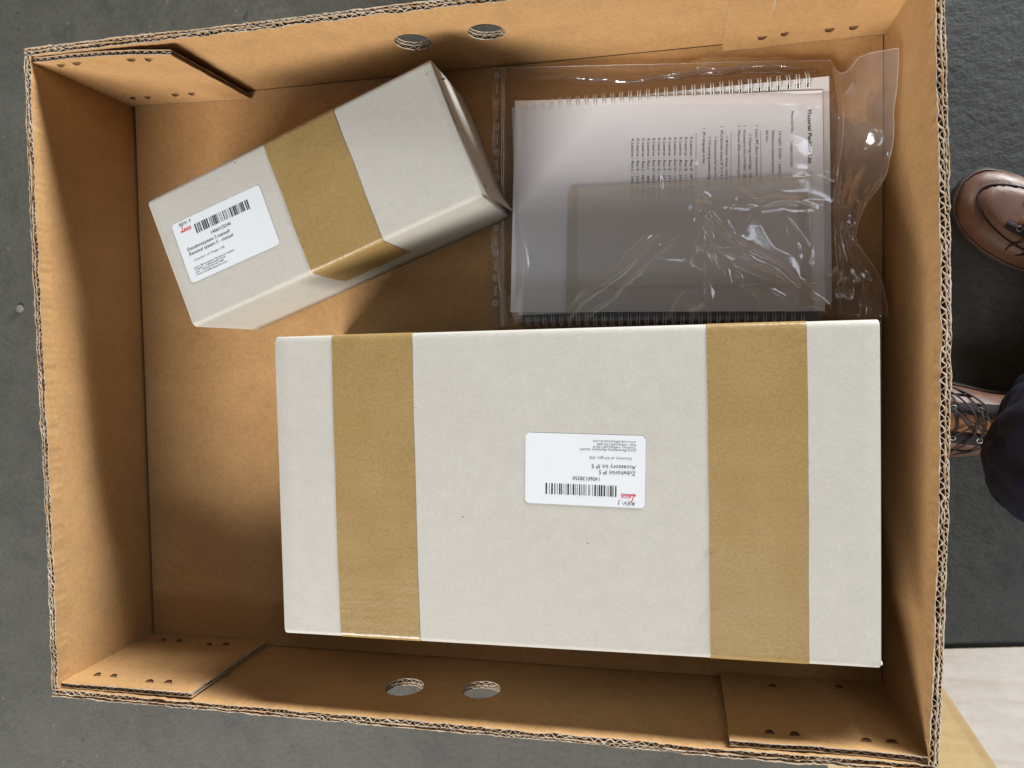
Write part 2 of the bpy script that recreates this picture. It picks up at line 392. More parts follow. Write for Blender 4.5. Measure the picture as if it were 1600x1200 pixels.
# glued and stapled corner flaps
def flap(sy, ua, ub, marks, standoff, seed, zlow=.0015):
    # ua is the corner end, ub the free end
    L = abs(ub-ua)
    def off(u, z):
        s = min(1, abs(u-ua)/L)
        return -.0006 - standoff*s*s*(.6+.4*z/H) - .0012*max(0, nz(u*30, seed, z*18))*min(1, 6*(1-s)+.2)
    def P(u, t, z): return bow(u, sy*(IY + off(u, z) - t), z)
    tf = lambda u, k: H - .0025 + .0022*nz(u*13, k*.1+seed, 2.) + .0006*nz(u*150, k*4.4, 3.)
    u0, u1 = min(ua, ub), max(ua, ub)
    mb = MB()
    def jag(u): return u
    zs = [zlow+(H-.006-zlow)*i/24 for i in range(25)]
    # the two liners as gently buckled sheets (grid so the bulges show), then cut edges
    n = 60
    for q, (t0, t1) in enumerate(((0., .0006), (.0042, .0050))):
        us = [u0+(u1-u0)*i/n for i in range(n+1)]
        for t, flip in ((t0, 0), (t1, 1)):
            rows = []
            for u in us:
                top = tf(u, seed+q)
                rows.append([P(u + (.0012*nz(z*60, seed, q) if u == ub else 0), t, z) for z in zs+[top]])
            mb.grid(rows, 0, True)
        for u in (u0, u1):
            for a, b in zip(zs+[tf(u, seed+q)], zs[1:]+[tf(u, seed+q)]):
                ja = .0012*nz(a*60, seed, q) if u == ub else 0; jb = .0012*nz(b*60, seed, q) if u == ub else 0
                mb.quad(P(u+ja, t0, a), P(u+ja, t1, a), P(u+jb, t1, b), P(u+jb, t0, b), 1)
        for a, b in zip(us, us[1:]):
            mb.quad(P(a, t0, tf(a, seed+q)), P(b, t0, tf(b, seed+q)), P(b, t1, tf(b, seed+q)), P(a, t1, tf(a, seed+q)), 1)
            mb.quad(P(a, t0, zlow), P(b, t0, zlow), P(b, t1, zlow), P(a, t1, zlow), 1)
    o = mb.build('corner_flap', [M_kraft_x, M_cut], carton)
    fb = MB(); flutes(fb, P, u0+.0005, u1-.0005, .0006, .0042, zlow, .0084, seed, [], tf)
    fb.build('corrugation', [M_flute, M_cut], o)
    for i, (mu, mz) in enumerate(marks):
        sb = MB(); wd, ht = .0040*rnd.uniform(.85, 1.2), .0034*rnd.uniform(.8, 1.2)
        c = .0053
        # torn slit: mouth painted dark as the hollow's shade, with a raised lip of liner curled over it
        N = 10; mouth = []; lip = []; lip2 = []
        for k in range(N+1):
            a = math.pi*k/N
            du, dz = -math.cos(a)*wd, -math.sin(a)*ht
            mouth.append(P(mu+du, c+.0001, mz+dz))
            j = 1+.2*nz(k*.9, i, seed)
            lip.append(P(mu+du*1.25*j, c-.0002, mz+dz*1.35*j-.0003)); lip2.append(P(mu+du*.92, c+.0020*math.sin(a)**.6*j, mz+dz*.92))
        sb.add(mouth, [tuple(range(N+1))], 1)
        sb.grid([lip, lip2], 0, True)
        sb.grid([lip2, mouth], 1, True)
        sb.build('staple_tear', [M_kraft_x, M_slit], o)
    return o
flap(1, -IX, -.246, [(-.3731, .1285), (-.355, .129), (-.2946, .1305), (-.2766, .130), (-.372, .030), (-.354, .029), (-.3195, .031), (-.300, .030)], .0075, 3)
flap(-1, -IX, -.2475, [(-.3708, .1166), (-.3516, .1164), (-.3056, .1219), (-.2853, .1213), (-.366, .020), (-.346, .020), (-.304, .025), (-.286, .022)], .0022, 5)
flap(1, IX, .2515, [(.285, .030), (.3043, .031), (.3433, .028), (.3635, .027), (.30, .122), (.36, .122)], .0035, 7)
flap(-1, IX, .246, [(.2792, .1215), (.2987, .1223), (.354, .1227), (.3735, .1212), (.2923, .03), (.3525, .022)], .001, 9)

# ------------------------------------------------------------------ print helpers
def text2d(s, size=1., shear=0., bold=False):
    cu = bpy.data.curves.new('t', 'FONT'); cu.body = s; cu.size = size; cu.shear = shear; cu.fill_mode = 'BOTH' if False else 'FRONT'
    cu.resolution_u = 3
    if bold: cu.offset = size*.018
    o = bpy.data.objects.new('t', cu); col.objects.link(o)
    me = bpy.data.meshes.new_from_object(o)
    vs = [(v.co.x, v.co.y) for v in me.vertices]; fs = [tuple(p.vertices) for p in me.polygons]
    bpy.data.objects.remove(o); bpy.data.meshes.remove(me); bpy.data.curves.remove(cu)
    return vs, fs
def put_text(mb, f, s, x, y, height, length=None, mi=0, shear=0., bold=False, lift=.00012):
    """f maps label (x right, y up) metres to 3D; x,y = baseline start; height = cap height"""
    vs, fs = text2d(s, 1., shear, bold)
    if not vs: return
    mx = max(v[0] for v in vs); k = height/.70
    kx = length/mx if length else k
    mb.add([f(x+v[0]*kx, y+v[1]*k, lift) for v in vs], fs, mi)
def stroke(mb, f, pts, wdt, mi=0, lift=.00013):
    rows = []
    for i, p in enumerate(pts):
        a = Vector(pts[max(0, i-1)]); b = Vector(pts[min(len(pts)-1, i+1)]); d = (b-a); d = d.normalized() if d.length > 0 else Vector((1, 0))
        nrm = Vector((-d.y, d.x)); wi = wdt[i] if isinstance(wdt, (list, tuple)) else wdt
        rows.append([f(p[0]+nrm.x*wi/2, p[1]+nrm.y*wi/2, lift), f(p[0]-nrm.x*wi/2, p[1]-nrm.y*wi/2, lift)])
    mb.grid(rows, mi, False)
def smooth_path(pts, n=6):
    out = []
    P = [pts[0]]+list(pts)+[pts[-1]]
    for i in range(1, len(P)-2):
        for k in range(n):
            t = k/n; q = []
            for c in range(len(pts[0])):
                p0, p1, p2, p3 = P[i-1][c], P[i][c], P[i+1][c], P[i+2][c]
                q.append(.5*((2*p1)+(-p0+p2)*t+(2*p0-5*p1+4*p2-p3)*t*t+(-p0+3*p1-3*p2+p3)*t**3))
            out.append(tuple(q))
    out.append(tuple(pts[-1])); return out
def make_label(parent, f, number, line1, line2, rev, seed):
    # label sheet 99.5 x 59.5 mm, rounded corners; f(x right, y up) from its top-left corner (y negative downwards)
    Wd, Hd, rr = .0995, .0595, .0025
    pts = []
    for cx, cy, a0 in ((Wd-rr, -rr, 0), (rr, -rr, 90), (rr, -Hd+rr, 180), (Wd-rr, -Hd+rr, 270)):
        for k in range(5): a = R(a0+k*22.5); pts.append((cx+rr*math.cos(a), cy+rr*math.sin(a)))
    mb = MB(); rows = []
    for i in range(41):
        x = Wd*i/40; e = max(0, rr-x, x-(Wd-rr)); cut = rr-math.sqrt(max(0, rr*rr-e*e))
        rows.append([f(x, -cut-(Hd-2*cut)*j/24, .0003) for j in range(25)])
    mb.grid(rows)
    lab = mb.build('address_label', M_label, parent)
    g = lambda x, y, l: f(x, y, l+.00035)
    mm = .001
    def pt(s, x, y, h, ln_, mi=0):
        t = MB(); put_text(t, g, s, x, y, h, ln_); t.build('printed_line', [M_ink, M_inkg][mi], lab)
    pt(rev, 8*mm, -4.9*mm, 3.0*mm, 13.5*mm)
    pt(number, 36.5*mm, -24*mm, 3.1*mm, 23*mm)
    pt(line1, 7.8*mm, -29.8*mm, 3.3*mm, len(line1)*2.0*mm)
    pt(line2, 7.8*mm, -34.6*mm, 3.3*mm, len(line2)*2.0*mm)
    pt('Country of Origin: DE', 10.7*mm, -41*mm, 1.9*mm, 35*mm, 1)
    for k, s in enumerate(('Leica Biosystems Nussloch GmbH', 'Telefon: +49(6224)143-0', 'Fax: +49(6224)143-200', 'www.LeicaBiosystems.com')):
        pt(s, 7.7*mm, (-47.6-2.35*k)*mm, 1.75*mm, len(s)*1.53*mm, 1)
    b = MB(); r2 = random.Random(seed); x = 23.2*mm
    while x < 82.5*mm:
        wb = r2.choice((.45, .45, .9, 1.35, 1.1))*mm
        b.quad(g(x, -17.6*mm, .0001), g(x+wb, -17.6*mm, .0001), g(x+wb, -8.4*mm, .0001), g(x, -8.4*mm, .0001))
        x += wb + r2.choice((.6, .9, 1.3, 1.7))*mm
    b.build('barcode', M_ink, lab)
    # red hand-written style word mark
    q = MB(); ox, oy, s = 7.6*mm, -10.6*mm, 1.08*mm
    S = lambda P, wd: stroke(q, g, smooth_path([(ox+x*s, oy+y*s) for x, y in P], 5), wd*s)
    S([(3.3, 4.6), (2.8, 5.1), (2.4, 4.4), (2.0, 2.2), (1.5, .6), (.5, .1), (.1, .6), (.7, .9), (1.9, .35), (3.0, .2), (3.6, .6)], .62)
    S([(3.6, .9), (4.5, 1.5), (4.5, 2.3), (3.9, 2.0), (3.7, .9), (4.3, .2), (5.3, .7)], .52)
    S([(5.3, .7), (5.9, 2.2), (5.8, .8), (6.1, .3), (6.9, .9)], .52)
    S([(6.15, 3.0), (6.35, 3.25)], .6)
    S([(8.3, 1.9), (7.7, 2.3), (7.1, 1.5), (7.2, .5), (7.9, .3), (8.8, 1.0)], .52)
    S([(10.2, 2.1), (9.4, 2.2), (8.9, 1.2), (9.2, .35), (10.0, .9), (10.35, 2.2), (10.2, .7), (10.6, .3), (11.2, .7)], .52)
    S([(.4, -.55), (4, -.25), (8, -.35), (11, -.75)], .32)
    q.build('word_mark', M_red, lab)
    return lab

# ------------------------------------------------------------------ grey folding boxes
def grey_box(name, label, loc, rz, L, Wd, Ht, r, tapes, bulge, seed):
    root = empty(name, loc, rz); tag(root, label, 'box', 'grey product boxes in the carton')
    def sec(off, inset, tmin=None):
        pts = []; rb = .0015
        hw = Wd/2-inset+off; top = Ht-inset+off; bt = .0005+inset-off
        rr = r+off
        for k in range(9):
            a = R(0+k*11.25); pts.append((hw-rr+rr*math.cos(a), top-rr+rr*math.sin(a)))
        for k in range(1, 120): pts.append((hw-rr-(2*hw-2*rr)*k/120, top))
        for k in range(9):
            a = R(90+k*11.25); pts.append((-hw+rr+rr*math.cos(a), top-rr+rr*math.sin(a)))
        return pts, hw, bt
    def zb(u, v, z):
        k = max(0, min(1, (z-Ht*.6)/(Ht*.4)))
        return z + k*(bulge*(1-min(1, (2*u/L)**2))*(1-min(1, (2*v/Wd)**2)) + .0005*nz(u*18, v*18, seed) + .0009*nz(u*6, v*6, seed+3))
    def side(u, v, z):
        k = 1-abs(2*z/Ht-1); k = max(0, k)
        e = (1-min(1, (2*u/L)**2))
        return v + (1 if v > 0 else -1)*.0014*k*e*min(1, abs(v)/(Wd/2))**6
    mb = MB(); rows = []
    b = .0016
    prof = [(-L/2, b), (-L/2+b*.12, b*.55), (-L/2+b*.45, b*.18), (-L/2+b, 0)]
    us = prof + [(-L/2+b+(L-2*b)*i/40, 0) for i in range(1, 40)] + [(-u, i) for u, i in prof[::-1]]
    for u, ins in us:
        pts, hw, bt = sec(0, ins)
        full = [(hw, bt+(Ht*.0))] + [(hw, bt+(pts[0][1]-bt)*k/6) for k in range(1, 6)] + pts + [(-hw, bt+(pts[0][1]-bt)*(6-k)/6) for k in range(1, 6)] + [(-hw, bt)]
        rows.append([(u, side(u, v, z), zb(u, v, z)) for v, z in full])
    mb.grid(rows, 0, True, True)
    n = len(rows[0]); mb.add(rows[0], [tuple(range(n))], 0); mb.add(rows[-1], [tuple(range(n))[::-1]], 0)
    body = mb.build('box_body', M_grey, root)
    for (ua, ub, drop) in tapes:
        t = MB(); rows = []
        wr = [(-Wd*.16, .024), (-Wd*.335, .010)] if ua > 0 else []
        for i in range(31):
            u = ua+(ub-ua)*i/30
            pts, hw, bt = sec(.00045, 0)
            lo = Ht*(1-drop)
            full = [(hw, lo+(pts[0][1]-lo)*k/4) for k in range(4)] + pts + [(-hw, lo+(pts[0][1]-lo)*(4-k)/4) for k in range(1, 5)]
            rows.append([(u + (.0006*nz(v*30, z*30, ua*50) if i in (0, 30) else 0), side(u, v, z), zb(u, v, z) + .00012*nz(u*140, v*60, 4.) + sum(.0011*math.exp(-((v-cv-.10*(u-ua))/.0012)**2)*max(0, 1-(u-ua)/cl) for cv, cl in wr)) for v, z in full])
        t.grid(rows, 0, True)
        t.build('tape_strip', M_tape, root)
    return root, zb
# large box
Lb, Wb, Hb = .5065, .2715, .143
big, zb_big = grey_box('product_box', 'large grey board box with two brown tape bands and an upside-down label', (.1059, -.0997, .0015), R(.3), Lb, Wb, Hb-.0015, .0052,
                       [(-.1975, -.1225, .5), (.1245, .2000, .5)], .002, 1.)
ca, sa = math.cos(R(178.3)), math.sin(R(178.3))
def f_big(x, y, l):
    x -= .0995/2; y += .0595/2
    u = .131-.1059 + x*ca - y*sa; v = -.0813+.0997 + x*sa + y*ca
    return (u, v, zb_big(u, v, Hb-.0015) + l)
# little folded corner tabs standing proud at the lid ends
for su, sv in ((1, -1), (1, 1), (-1, -1)):
    mb = MB(); rows = []
    for i in range(9):
        a = i/8
        rows.append([(su*(Lb/2-.006+.0075*a+.0012*math.sin(math.pi*j/6)*a), sv*(Wb/2-.004-.0005*j/6+.0022*a), Hb-.0035-.010*(j/6)-.0028*a*a) for j in range(7)])
    mb.grid(rows); mb.grid([[(p[0], p[1]-sv*.0008, p[2]-.0006) for p in r_] for r_ in rows]); mb.build('corner_tab', M_grey, big)
make_label(big, f_big, '14060138350', 'Zubehörkit IP S', 'Accessory kit IP S', 'REV: J', 5)
# small box
Ls, Ws, Hs = .308, .131, .1176
small, zb_s = grey_box('product_box', 'small grey board box with one brown tape band, set at an angle', (-.1252, .1618, .0015), R(20.5), Ls, Ws, Hs-.0015, .0048,
                       [(-.0206, .0544, .62)], .0012, 2.)
def f_small(x, y, l):
    a = R(-1.0); x, y = x*math.cos(a)-y*math.sin(a), x*math.sin(a)+y*math.cos(a)
    u = -.138 + x; v = .0328 + y
    return (u, v, zb_s(u, v, Hs-.0015) + l)
make_label(small, f_small, '14060135590', 'Entnahmesystem S manuell', 'Removal system S - manual', 'REV: F', 9)
# folded end flap of the small box with its staples and a sprung corner
mb = MB(); rows = []
for i in range(25):
    v = -Ws/2+.002 + (Ws-.004)*i/24
    row = []
    for j in range(13):
        z = .004 + (Hs-.0075)*j/12
        s = i/24
        spring = .0075*max(0, (1-s*5))**1.3*(1-j/12)**.4 + .0012*math.sin(math.pi*j/12)*math.sin(math.pi*s)
        row.append((Ls/2+.0004+spring*min(1, (12-j)/3), v - .003*max(0, 1-s*6)*min(1, (12-j)/3), z))
    rows.append(row)
mb.grid(rows); mb.grid([[(p[0]-.0007, p[1], p[2]) for p in r_] for r_ in rows])
fl = mb.build('end_flap', M_grey, small)
for v, z in ((.052, .097), (.058, .014), (-.053, .097), (-.047, .014)):
    sb = MB(); x = Ls/2+.0018
    dz, dv = .0035, -.0012
    sb.tube([(x-.002, v-dv, z-dz), (x+.0006, v-dv*.9, z-dz*.9), (x+.0008, v, z), (x+.0006, v+dv*.9, z+dz*.9), (x-.002, v+dv, z+dz)], .0006, 6)
    sb.build('staple', M_steel, fl)

# ------------------------------------------------------------------ papers in the bag
def make_manual(label, x0, x1, y0, y1, z0, z1, rz, wire_top, cover, seed):
    cx, cy = (x0+x1)/2, (y0+y1)/2
    root = empty('wire_bound_manual', (cx, cy, z0), rz); tag(root, label, 'manual', 'wire-bound manuals in the bag')
    hx, hy, hz_ = (x1-x0)/2, (y1-y0)/2, z1-z0
    mb = MB(); mb.box(-hx+.001, hx-.0015, -hy+.001, hy-.001, .0006, hz_-.0006); mb.build('page_block', M_paper, root)
    mb = MB(); mb.box(-hx, hx, -hy, hy, hz_-.0005, hz_); mb.build('front_cover', cover, root)
    mb = MB(); mb.box(-hx, hx, -hy, hy, 0, .0005); mb.build('back_cover', cover, root)
    wb = MB(); hb = MB(); sgn = 1 if wire_top else -1
    n = int((2*hx-.012)/.00847)
    for i in range(n):
        x = -hx+.006 + i*.00847
        for d in (-.0012, .0012):
            P = []
            rad = hz_/2+.0032
            for k in range(13):
                a = R(-150+k*25)
                P.append((x+d, sgn*(hy-.0025+.0005+rad*math.cos(a)), hz_/2+rad*.95*math.sin(a)))
            wb.tube(P, .00055, 5)
        hb.box(x-.0019, x+.0019, sgn*(hy-.0062)-.0019, sgn*(hy-.0062)+.0019, hz_+.00005, hz_+.00025)
    wb.build('wire_spine', M_wire, root); hb.build('punch_holes', M_hole, root)
    return root
make_manual('white manual with white wire binding along the edge nearest the hand-hole wall', .0500, .3455, .0560, .2615, .0105, .0195, R(.7), True, M_cover, 1)
make_manual('grey manual whose wire binding peeks out beside the large grey box', .0560, .3420, .0455, .2500, .0012, .0098, R(-1.3), False, M_back, 2)

# loose packing list
A, Bp, Cp, Dp = Vector((.0527, .2648)), Vector((.3385, .2508)), Vector((.3405, .0500)), Vector((.0438, .0571))
def f_sheet(s, t, l=0.):      # s: left->right in the picture, t: top->bottom
    p = (A*(1-s)+Bp*s)*(1-t) + (Dp*(1-s)+Cp*s)*t
    z = .0206 + .0016*math.exp(-s*14)*(1-t) + .0004*nz(s*4, t*4, 3) + .0010*max(0, .1-t)*10*(1-s)*.8
    return (p.x, p.y, z+l)
mb = MB(); mb.grid([[f_sheet(i/40, j/30) for j in range(31)] for i in range(41)])
mb.grid([[f_sheet(i/40, j/30, -.00012) for j in range(31)] for i in range(41)])
sheet = mb.build('packing_list', M_paper); tag(sheet, 'white printed packing list sheet lying on the manuals in the bag', 'paper sheet')
# text runs down the picture, lines stack towards the left; pixel-measured offsets kept as millimetres on the sheet
def f_text(x, y, l):          # x along the line (metres from the sheet's long edge), y "up" the page (metres from its head, negative)
    return f_sheet(1+y/.286, x/.2005, l)
mm = .001
def ln(s, x, y, h, length, mi=0, bold=False):
    t = MB(); put_text(t, f_text, s, x*mm, -y*mm, h*mm, length*mm, 0, 0., bold, .0004); t.build('printed_line', [M_ink, M_inkg][mi], sheet)
ln('Material Packing List', 17, 13.0, 3.3, 49, 0, True)
ln('Material No.', 18, 27.5, 2.3, 19.5, 0); ln('14060133201', 45, 28.5, 2.3, 23, 1); ln('IP S', 75, 29, 2.3, 6, 1)
ln('14 0601 33201 - Leica IPS', 35, 38.5, 2.4, 46, 1)
ln('Without unload station - 10', 34.5, 44.5, 2.4, 47, 1)
ln('SN No.:', 34.5, 49.8, 2.4, 11, 1)
ln('1  Leica IPS, Basic instrument (14', 29, 58.8, 2.4, 53, 1)
ln('-1 Cleaning cartridge, 120 ml', 36, 64.5, 2.4, 47, 1)
ln('1  Accessory Kit (14 0601 38350)', 29, 69.5, 2.4, 55, 1)
ln('1  Manual slide removal system, S', 29, 74.5, 2.4, 55, 1)
ln('-1 IP-Printer driver with Basic', 38, 85.5, 2.4, 46, 1)
ln('1  IFU-Bundle Leica IP S (14 0601', 29, 90, 2.4, 55, 1)
ln('-1 Instructions for use for Leica', 38, 95.5, 2.4, 47, 1)
ln('-1 CD including available languages', 38, 101, 2.4, 47, 1)
ln('1  IFU language order', 30, 106, 2.4, 34, 1)
revs = ['A  28.11.2012', 'B  11.03.2013', 'C  24.03.2013', 'D - 11.07.2013', 'E - 27.09.2013', 'F - 27.07.2013', 'G - 18.12.2013', 'H - 09.07.2014', 'I  - 28.04.2014', 'J - 08.10.2014', 'K - 22.03.2016', 'L - 14.06.2016']
for k, s in enumerate(revs): ln('K.Lazarus - Rev ' + s, 38.5, 117.5+k*4.95, 2.5, 53, 0)
for y in (54.0, 80.5, 112): 
    t = MB(); t.quad(f_text(35*mm, -y*mm, .0004), f_text(86*mm, -y*mm, .0004), f_text(86*mm, -(y+.25)*mm, .0004), f_text(35*mm, -(y+.25)*mm, .0004)); t.build('ruled_line', M_inkg, sheet)
t = MB(); stroke(t, f_text, smooth_path([(78*mm, -52*mm), (78.5*mm, -56*mm), (80*mm, -53*mm), (83*mm, -51*mm)], 4), .0006, 0, .0004)
t.build('pen_mark', M_ink, sheet)

# clear pouch over the sheet
mb = MB(); P0, P1, P2, P3 = Vector((.1042, .1771)), Vector((.3286, .1752)), Vector((.3320, .0520)), Vector((.1003, .0560))
def f_p(s, t, l=0.):
    p = (P0*(1-s)+P1*s)*(1-t) + (P3*(1-s)+P2*s)*t
    return (p.x, p.y, .0232 + .0005*nz(s*3, t*3, 8) + l)
mb.grid([[f_p(i/30, j/20) for j in range(21)] for i in range(31)])
pouch = mb.build('document_pouch', M_pouch); tag(pouch, 'smoky translucent flat pouch covering half of the packing list', 'pouch')
sb = MB()
for (a, b, c, d) in ((0, 1, 0, .035), (0, 1, .80, .84), (0, .045, 0, 1), (.945, .99, 0, 1)):
    sb.grid([[f_p(a+(b-a)*i/12, c+(d-c)*j/4, .0004+.0004*math.sin(math.pi*(j/4 if b-a > d-c else i/12))) for j in range(5)] for i in range(13)])
sb.build('welded_seam', M_seam, pouch)

# ------------------------------------------------------------------ zip bag
bag = empty('zip_bag', (.19, .16, 0)); tag(bag, 'clear crumpled zip-lock plastic bag around the papers', 'plastic bag')
BO = Vector((.19, .16, 0))
creases = []   # x1,y1,x2,y2,amp,width
def cr(x1, y1, x2, y2, a, wd): creases.append((Vector((x1, y1)), Vector((x2, y2)), a, wd))
fx, fy = .225, .150
for x2, y2, a, wd in ((.105, .052, .005, .006), (.128, .050, .004, .005), (.205, .050, .003, .005), (.232, .055, .005, .007), (.255, .062, .004, .006), (.290, .075, .005, .007),
                      (.335, .060, .004, .004), (.340, .150, .003, .008), (.270, .195, .002, .006)):
    cr(fx+rnd.uniform(-.008, .008), fy+rnd.uniform(-.008, .008), x2, y2, a*.75, wd*.7)
cr(.225, .185, .10, .045, .003, .005); cr(.26, .1, .34, .055, .005, .003); cr(.27, .165, .335, .14, .004, .008); cr(.215, .12, .27, .115, .004, .007)
cr(.262, .075, .31, .06, .004, .006); cr(.05, .22, .06, .05, .0025, .006)
for k_ in range(9):
    xa = .10+.026*k_; cr(xa, .284-.0006*k_+rnd.uniform(-.002, .002), xa+.034, .2825-.0006*k_+rnd.uniform(-.002, .002), rnd.uniform(.004, .008), rnd.uniform(.003, .0045))
cr(.06, .290, .34, .276, .004, .004)
cr(.345, .24, .360, .14, .006, .004); cr(.352, .27, .362, .15, .005, .004); cr(.350, .08, .352, .13, .006, .003); cr(.36, .05, .385, .09, .004, .004); cr(.352, .060, .395, .045, .005, .004)
for k_ in range(75):      # many short random creases, denser towards the mouth
    xa = .03+.33*rnd.random()**.6; ya = rnd.uniform(.05, .29); an = rnd.gauss(.9, .9); le = rnd.uniform(.010, .045)
    cr(xa, ya, xa+le*math.cos(an), ya+le*math.sin(an), rnd.uniform(.0006, .0024)*(.35+.65*min(1, max(0, (xa-.10)*6)))*(.2 if ya > .17 and xa < .345 else 1), rnd.uniform(.0012, .0030))
def seg_d(p, a, b):
    ab = b-a; t = max(0, min(1, (p-a).dot(ab)/ab.length_squared)); return (p-(a+ab*t)).length, t
def bag_h(x, y):
    def sm(d, wd): 
        k = max(0, min(1, d/wd)); return k*k*(3-2*k)
    base = .004 + .0215*min(sm(x-.026, .035), sm(.300+.0-(x-.05)*.085-y, .040), sm(y-.035, .012))
    p = Vector((x+.010*nz(x*13, y*13, 11.)+.003*nz(x*45, y*45, 2.), y+.010*nz(x*13, y*13, 17.)+.003*nz(x*45, y*45, 6.))); h = 0
    for a, b, am, wd in creases:
        if min(a.x, b.x)-.024 < x < max(a.x, b.x)+.024 and min(a.y, b.y)-.024 < y < max(a.y, b.y)+.024:
            d, t_ = seg_d(p, a, b); h += am*math.exp(-abs(d/wd)**1.15*1.3)*(.35+.65*math.sin(math.pi*min(1, t_*.9+.1)))
    h += .0012*nz(x*22, y*22, 1.) + .0010*abs(nz(x*38, y*38, 5.)) + .0075*max(0, nz(x*20+y*9, y*17-x*6, 21.))*max(0, min(1, (x-.13)*14))*max(0, min(1, (.215-y)*18)) 
    return base + max(0, h)
def bag_pt(s, t):
    # s 0..1 left->right incl. tail, t 0..1 from the hand-hole wall towards the large box
    xl = .0262 - .0075*t
    ytop = .3055 - .088*(s*.36)*.85
    ybot = .0435
    if s < .85:
        q = s/.85; x = xl + (.348-xl)*q; y = ytop + (ybot-ytop)*t
        return Vector((x, y, bag_h(x, y)))
    q = (s-.85)/.15
    y0 = ytop+(ybot-ytop)*t; b0 = bag_h(.348, y0)
    # flared tail: rises against the short wall at both ends, pinched in the middle
    pinch = math.exp(-((t-.62)/.16)**2)
    xe = .391 - .027*pinch + .002*nz(t*9, 4.)
    ze = .012 + .052*max(0, 1-t*1.55)**.8 + .018*max(0, (t-.70)/.3) + .016*pinch
    ye = y0 + (-.028 + .030*math.exp(-((t-.0)/.25)**2)*0)*(1-t)*q + (.016*q - .011*math.sin(math.pi*min(1, q*2.2)))*math.exp(-(t/.10)**2)
    x = .348 + (xe-.348)*q
    dip = -.010*math.sin(math.pi*min(1, q*1.6))*(1-.4*q) if q < .62 else 0
    z = b0*(1-q) + ze*q + dip*(1-t)*1.0 + .004*nz(q*4, t*11, 7.)*q + .005*abs(nz(q*3, t*6, 2.))*q
    return Vector((x, ye, max(.003, z)))
mb = MB(); NS, NTt = 320, 220
mb.grid([[bag_pt(i/NS, j/NTt)-BO for j in range(NTt+1)] for i in range(NS+1)])
fm = mb.build('film', M_film, bag)
# folded-back lip at the flared mouth and the rolled pull loop
mb = MB()
mb.grid([[bag_pt(.855+.145*i/24, j/90)-BO + Vector((-.004*math.sin(math.pi*i/24), -.002*i/24, .0020+.0045*math.sin(math.pi*i/24)+.0035*nz(i*.22, j*.10, 3.)*math.sin(math.pi*i/24))) for j in range(91)] for i in range(25)])
mb.build('mouth_fold', M_film, bag)
for P in ([bag_pt(i/200, 0) for i in range(201)], [bag_pt(1, j/140) for j in range(141)], [bag_pt(.862+.012*math.sin(j*.05), j/140) for j in range(141)]):
    z = MB(); z.tube([p-BO+Vector((0, 0, .0004)) for p in P], .00030, 5); z.build('edge_highlight', M_zip, bag)  # pale tubes added to draw the bright highlights along the film folds
# zip profile: two raised ribs on the left edge
for off in (.0115, .0140):
    P = [bag_pt(off/.385, j/60)-BO + Vector((0, 0, .0009)) for j in range(61)]
    z = MB(); z.tube(P, .0006, 6); z.build('zip_rib', M_zip, bag)
# faint white recycling marks printed beside the zip
pr = MB()
def f_pr(y0):
    def f(x, y, l):
        # print runs along the edge
        s = (.0055 - y)/.385; tt = (.3-(y0-x))/.257
        p = bag_pt(max(0, s), max(0, min(1, tt)))-BO
        return (p.x, p.y, p.z+.0007+l)
    return f
yy = .292; k = 0
while yy > .055:
    f = f_pr(yy)
    if k % 2 == 0:
        stroke(pr, f, [(.003*math.cos(R(a)), .003*math.sin(R(a))) for a in range(0, 361, 30)], .00045)
        for a0 in (90, 210, 330):
            stroke(pr, f, [(.0018*math.cos(R(a0)), .0018*math.sin(R(a0))), (.0018*math.cos(R(a0+85)), .0018*math.sin(R(a0+85)))], .0005)
    else:
        for q in range(3):
            x = (q-1)*.0034
            stroke(pr, f, [(x-.0011, -.0010), (x-.0011, .0010), (x+.0008, .0010), (x+.0008, -.0010), (x-.0011, -.0010)], .00045)
    yy -= .0125; k += 1
f = f_pr(.085)
for (dx, dy, wq, hq) in ((0, -.021, .004, .004), (.012, -.021, .007, .005), (.026, -.021, .009, .006)):
    stroke(pr, f, [(dx, dy), (dx+wq, dy), (dx+wq, dy+hq), (dx, dy+hq), (dx, dy)], .0005)
pr.build('film_print', M_print, bag)

# ------------------------------------------------------------------ boards on the ground beyond the carton
def board(name, label, poly, z0, z1, mat):
    root = empty(name, (poly[0][0], poly[0][1], z0)); ox, oy = poly[0]
    n = len(poly); m_ = MB()
    m_.add([(x-ox, y-oy, z1-z0) for x, y in poly], [tuple(range(n))], 0)
    m_.add([(x-ox, y-oy, 0) for x, y in poly], [tuple(range(n))[::-1]], 0)
    m_.add([(x-ox, y-oy, 0) for x, y in poly]+[(x-ox, y-oy, z1-z0) for x, y in poly], [(i, (i+1) % n, (i+1) % n+n, i+n) for i in range(n)], 1)
    o = m_.build(name, [mat, M_edge]); o.location = root.location; bpy.data.objects.remove(root)
    tag(o, label, 'board')
board('plywood_sheet', 'tan plywood sheet lying under the pale board by the carton', [(.42, -.95), (.90, -.95), (.90, -.42), (.42, -.42)], GZ+.0005, GZ+.003, M_tan)
board('plywood_sheet', 'pale whitish plywood sheet with a slanted edge, on the tan sheet', [(.4640, -.3035-.12), (1.25, -.355), (1.25, -1.05), (.944, -1.05), (.5575, -.4455), (.5400, -.4185)][1:] , GZ+.0032, GZ+.0062, M_ply)

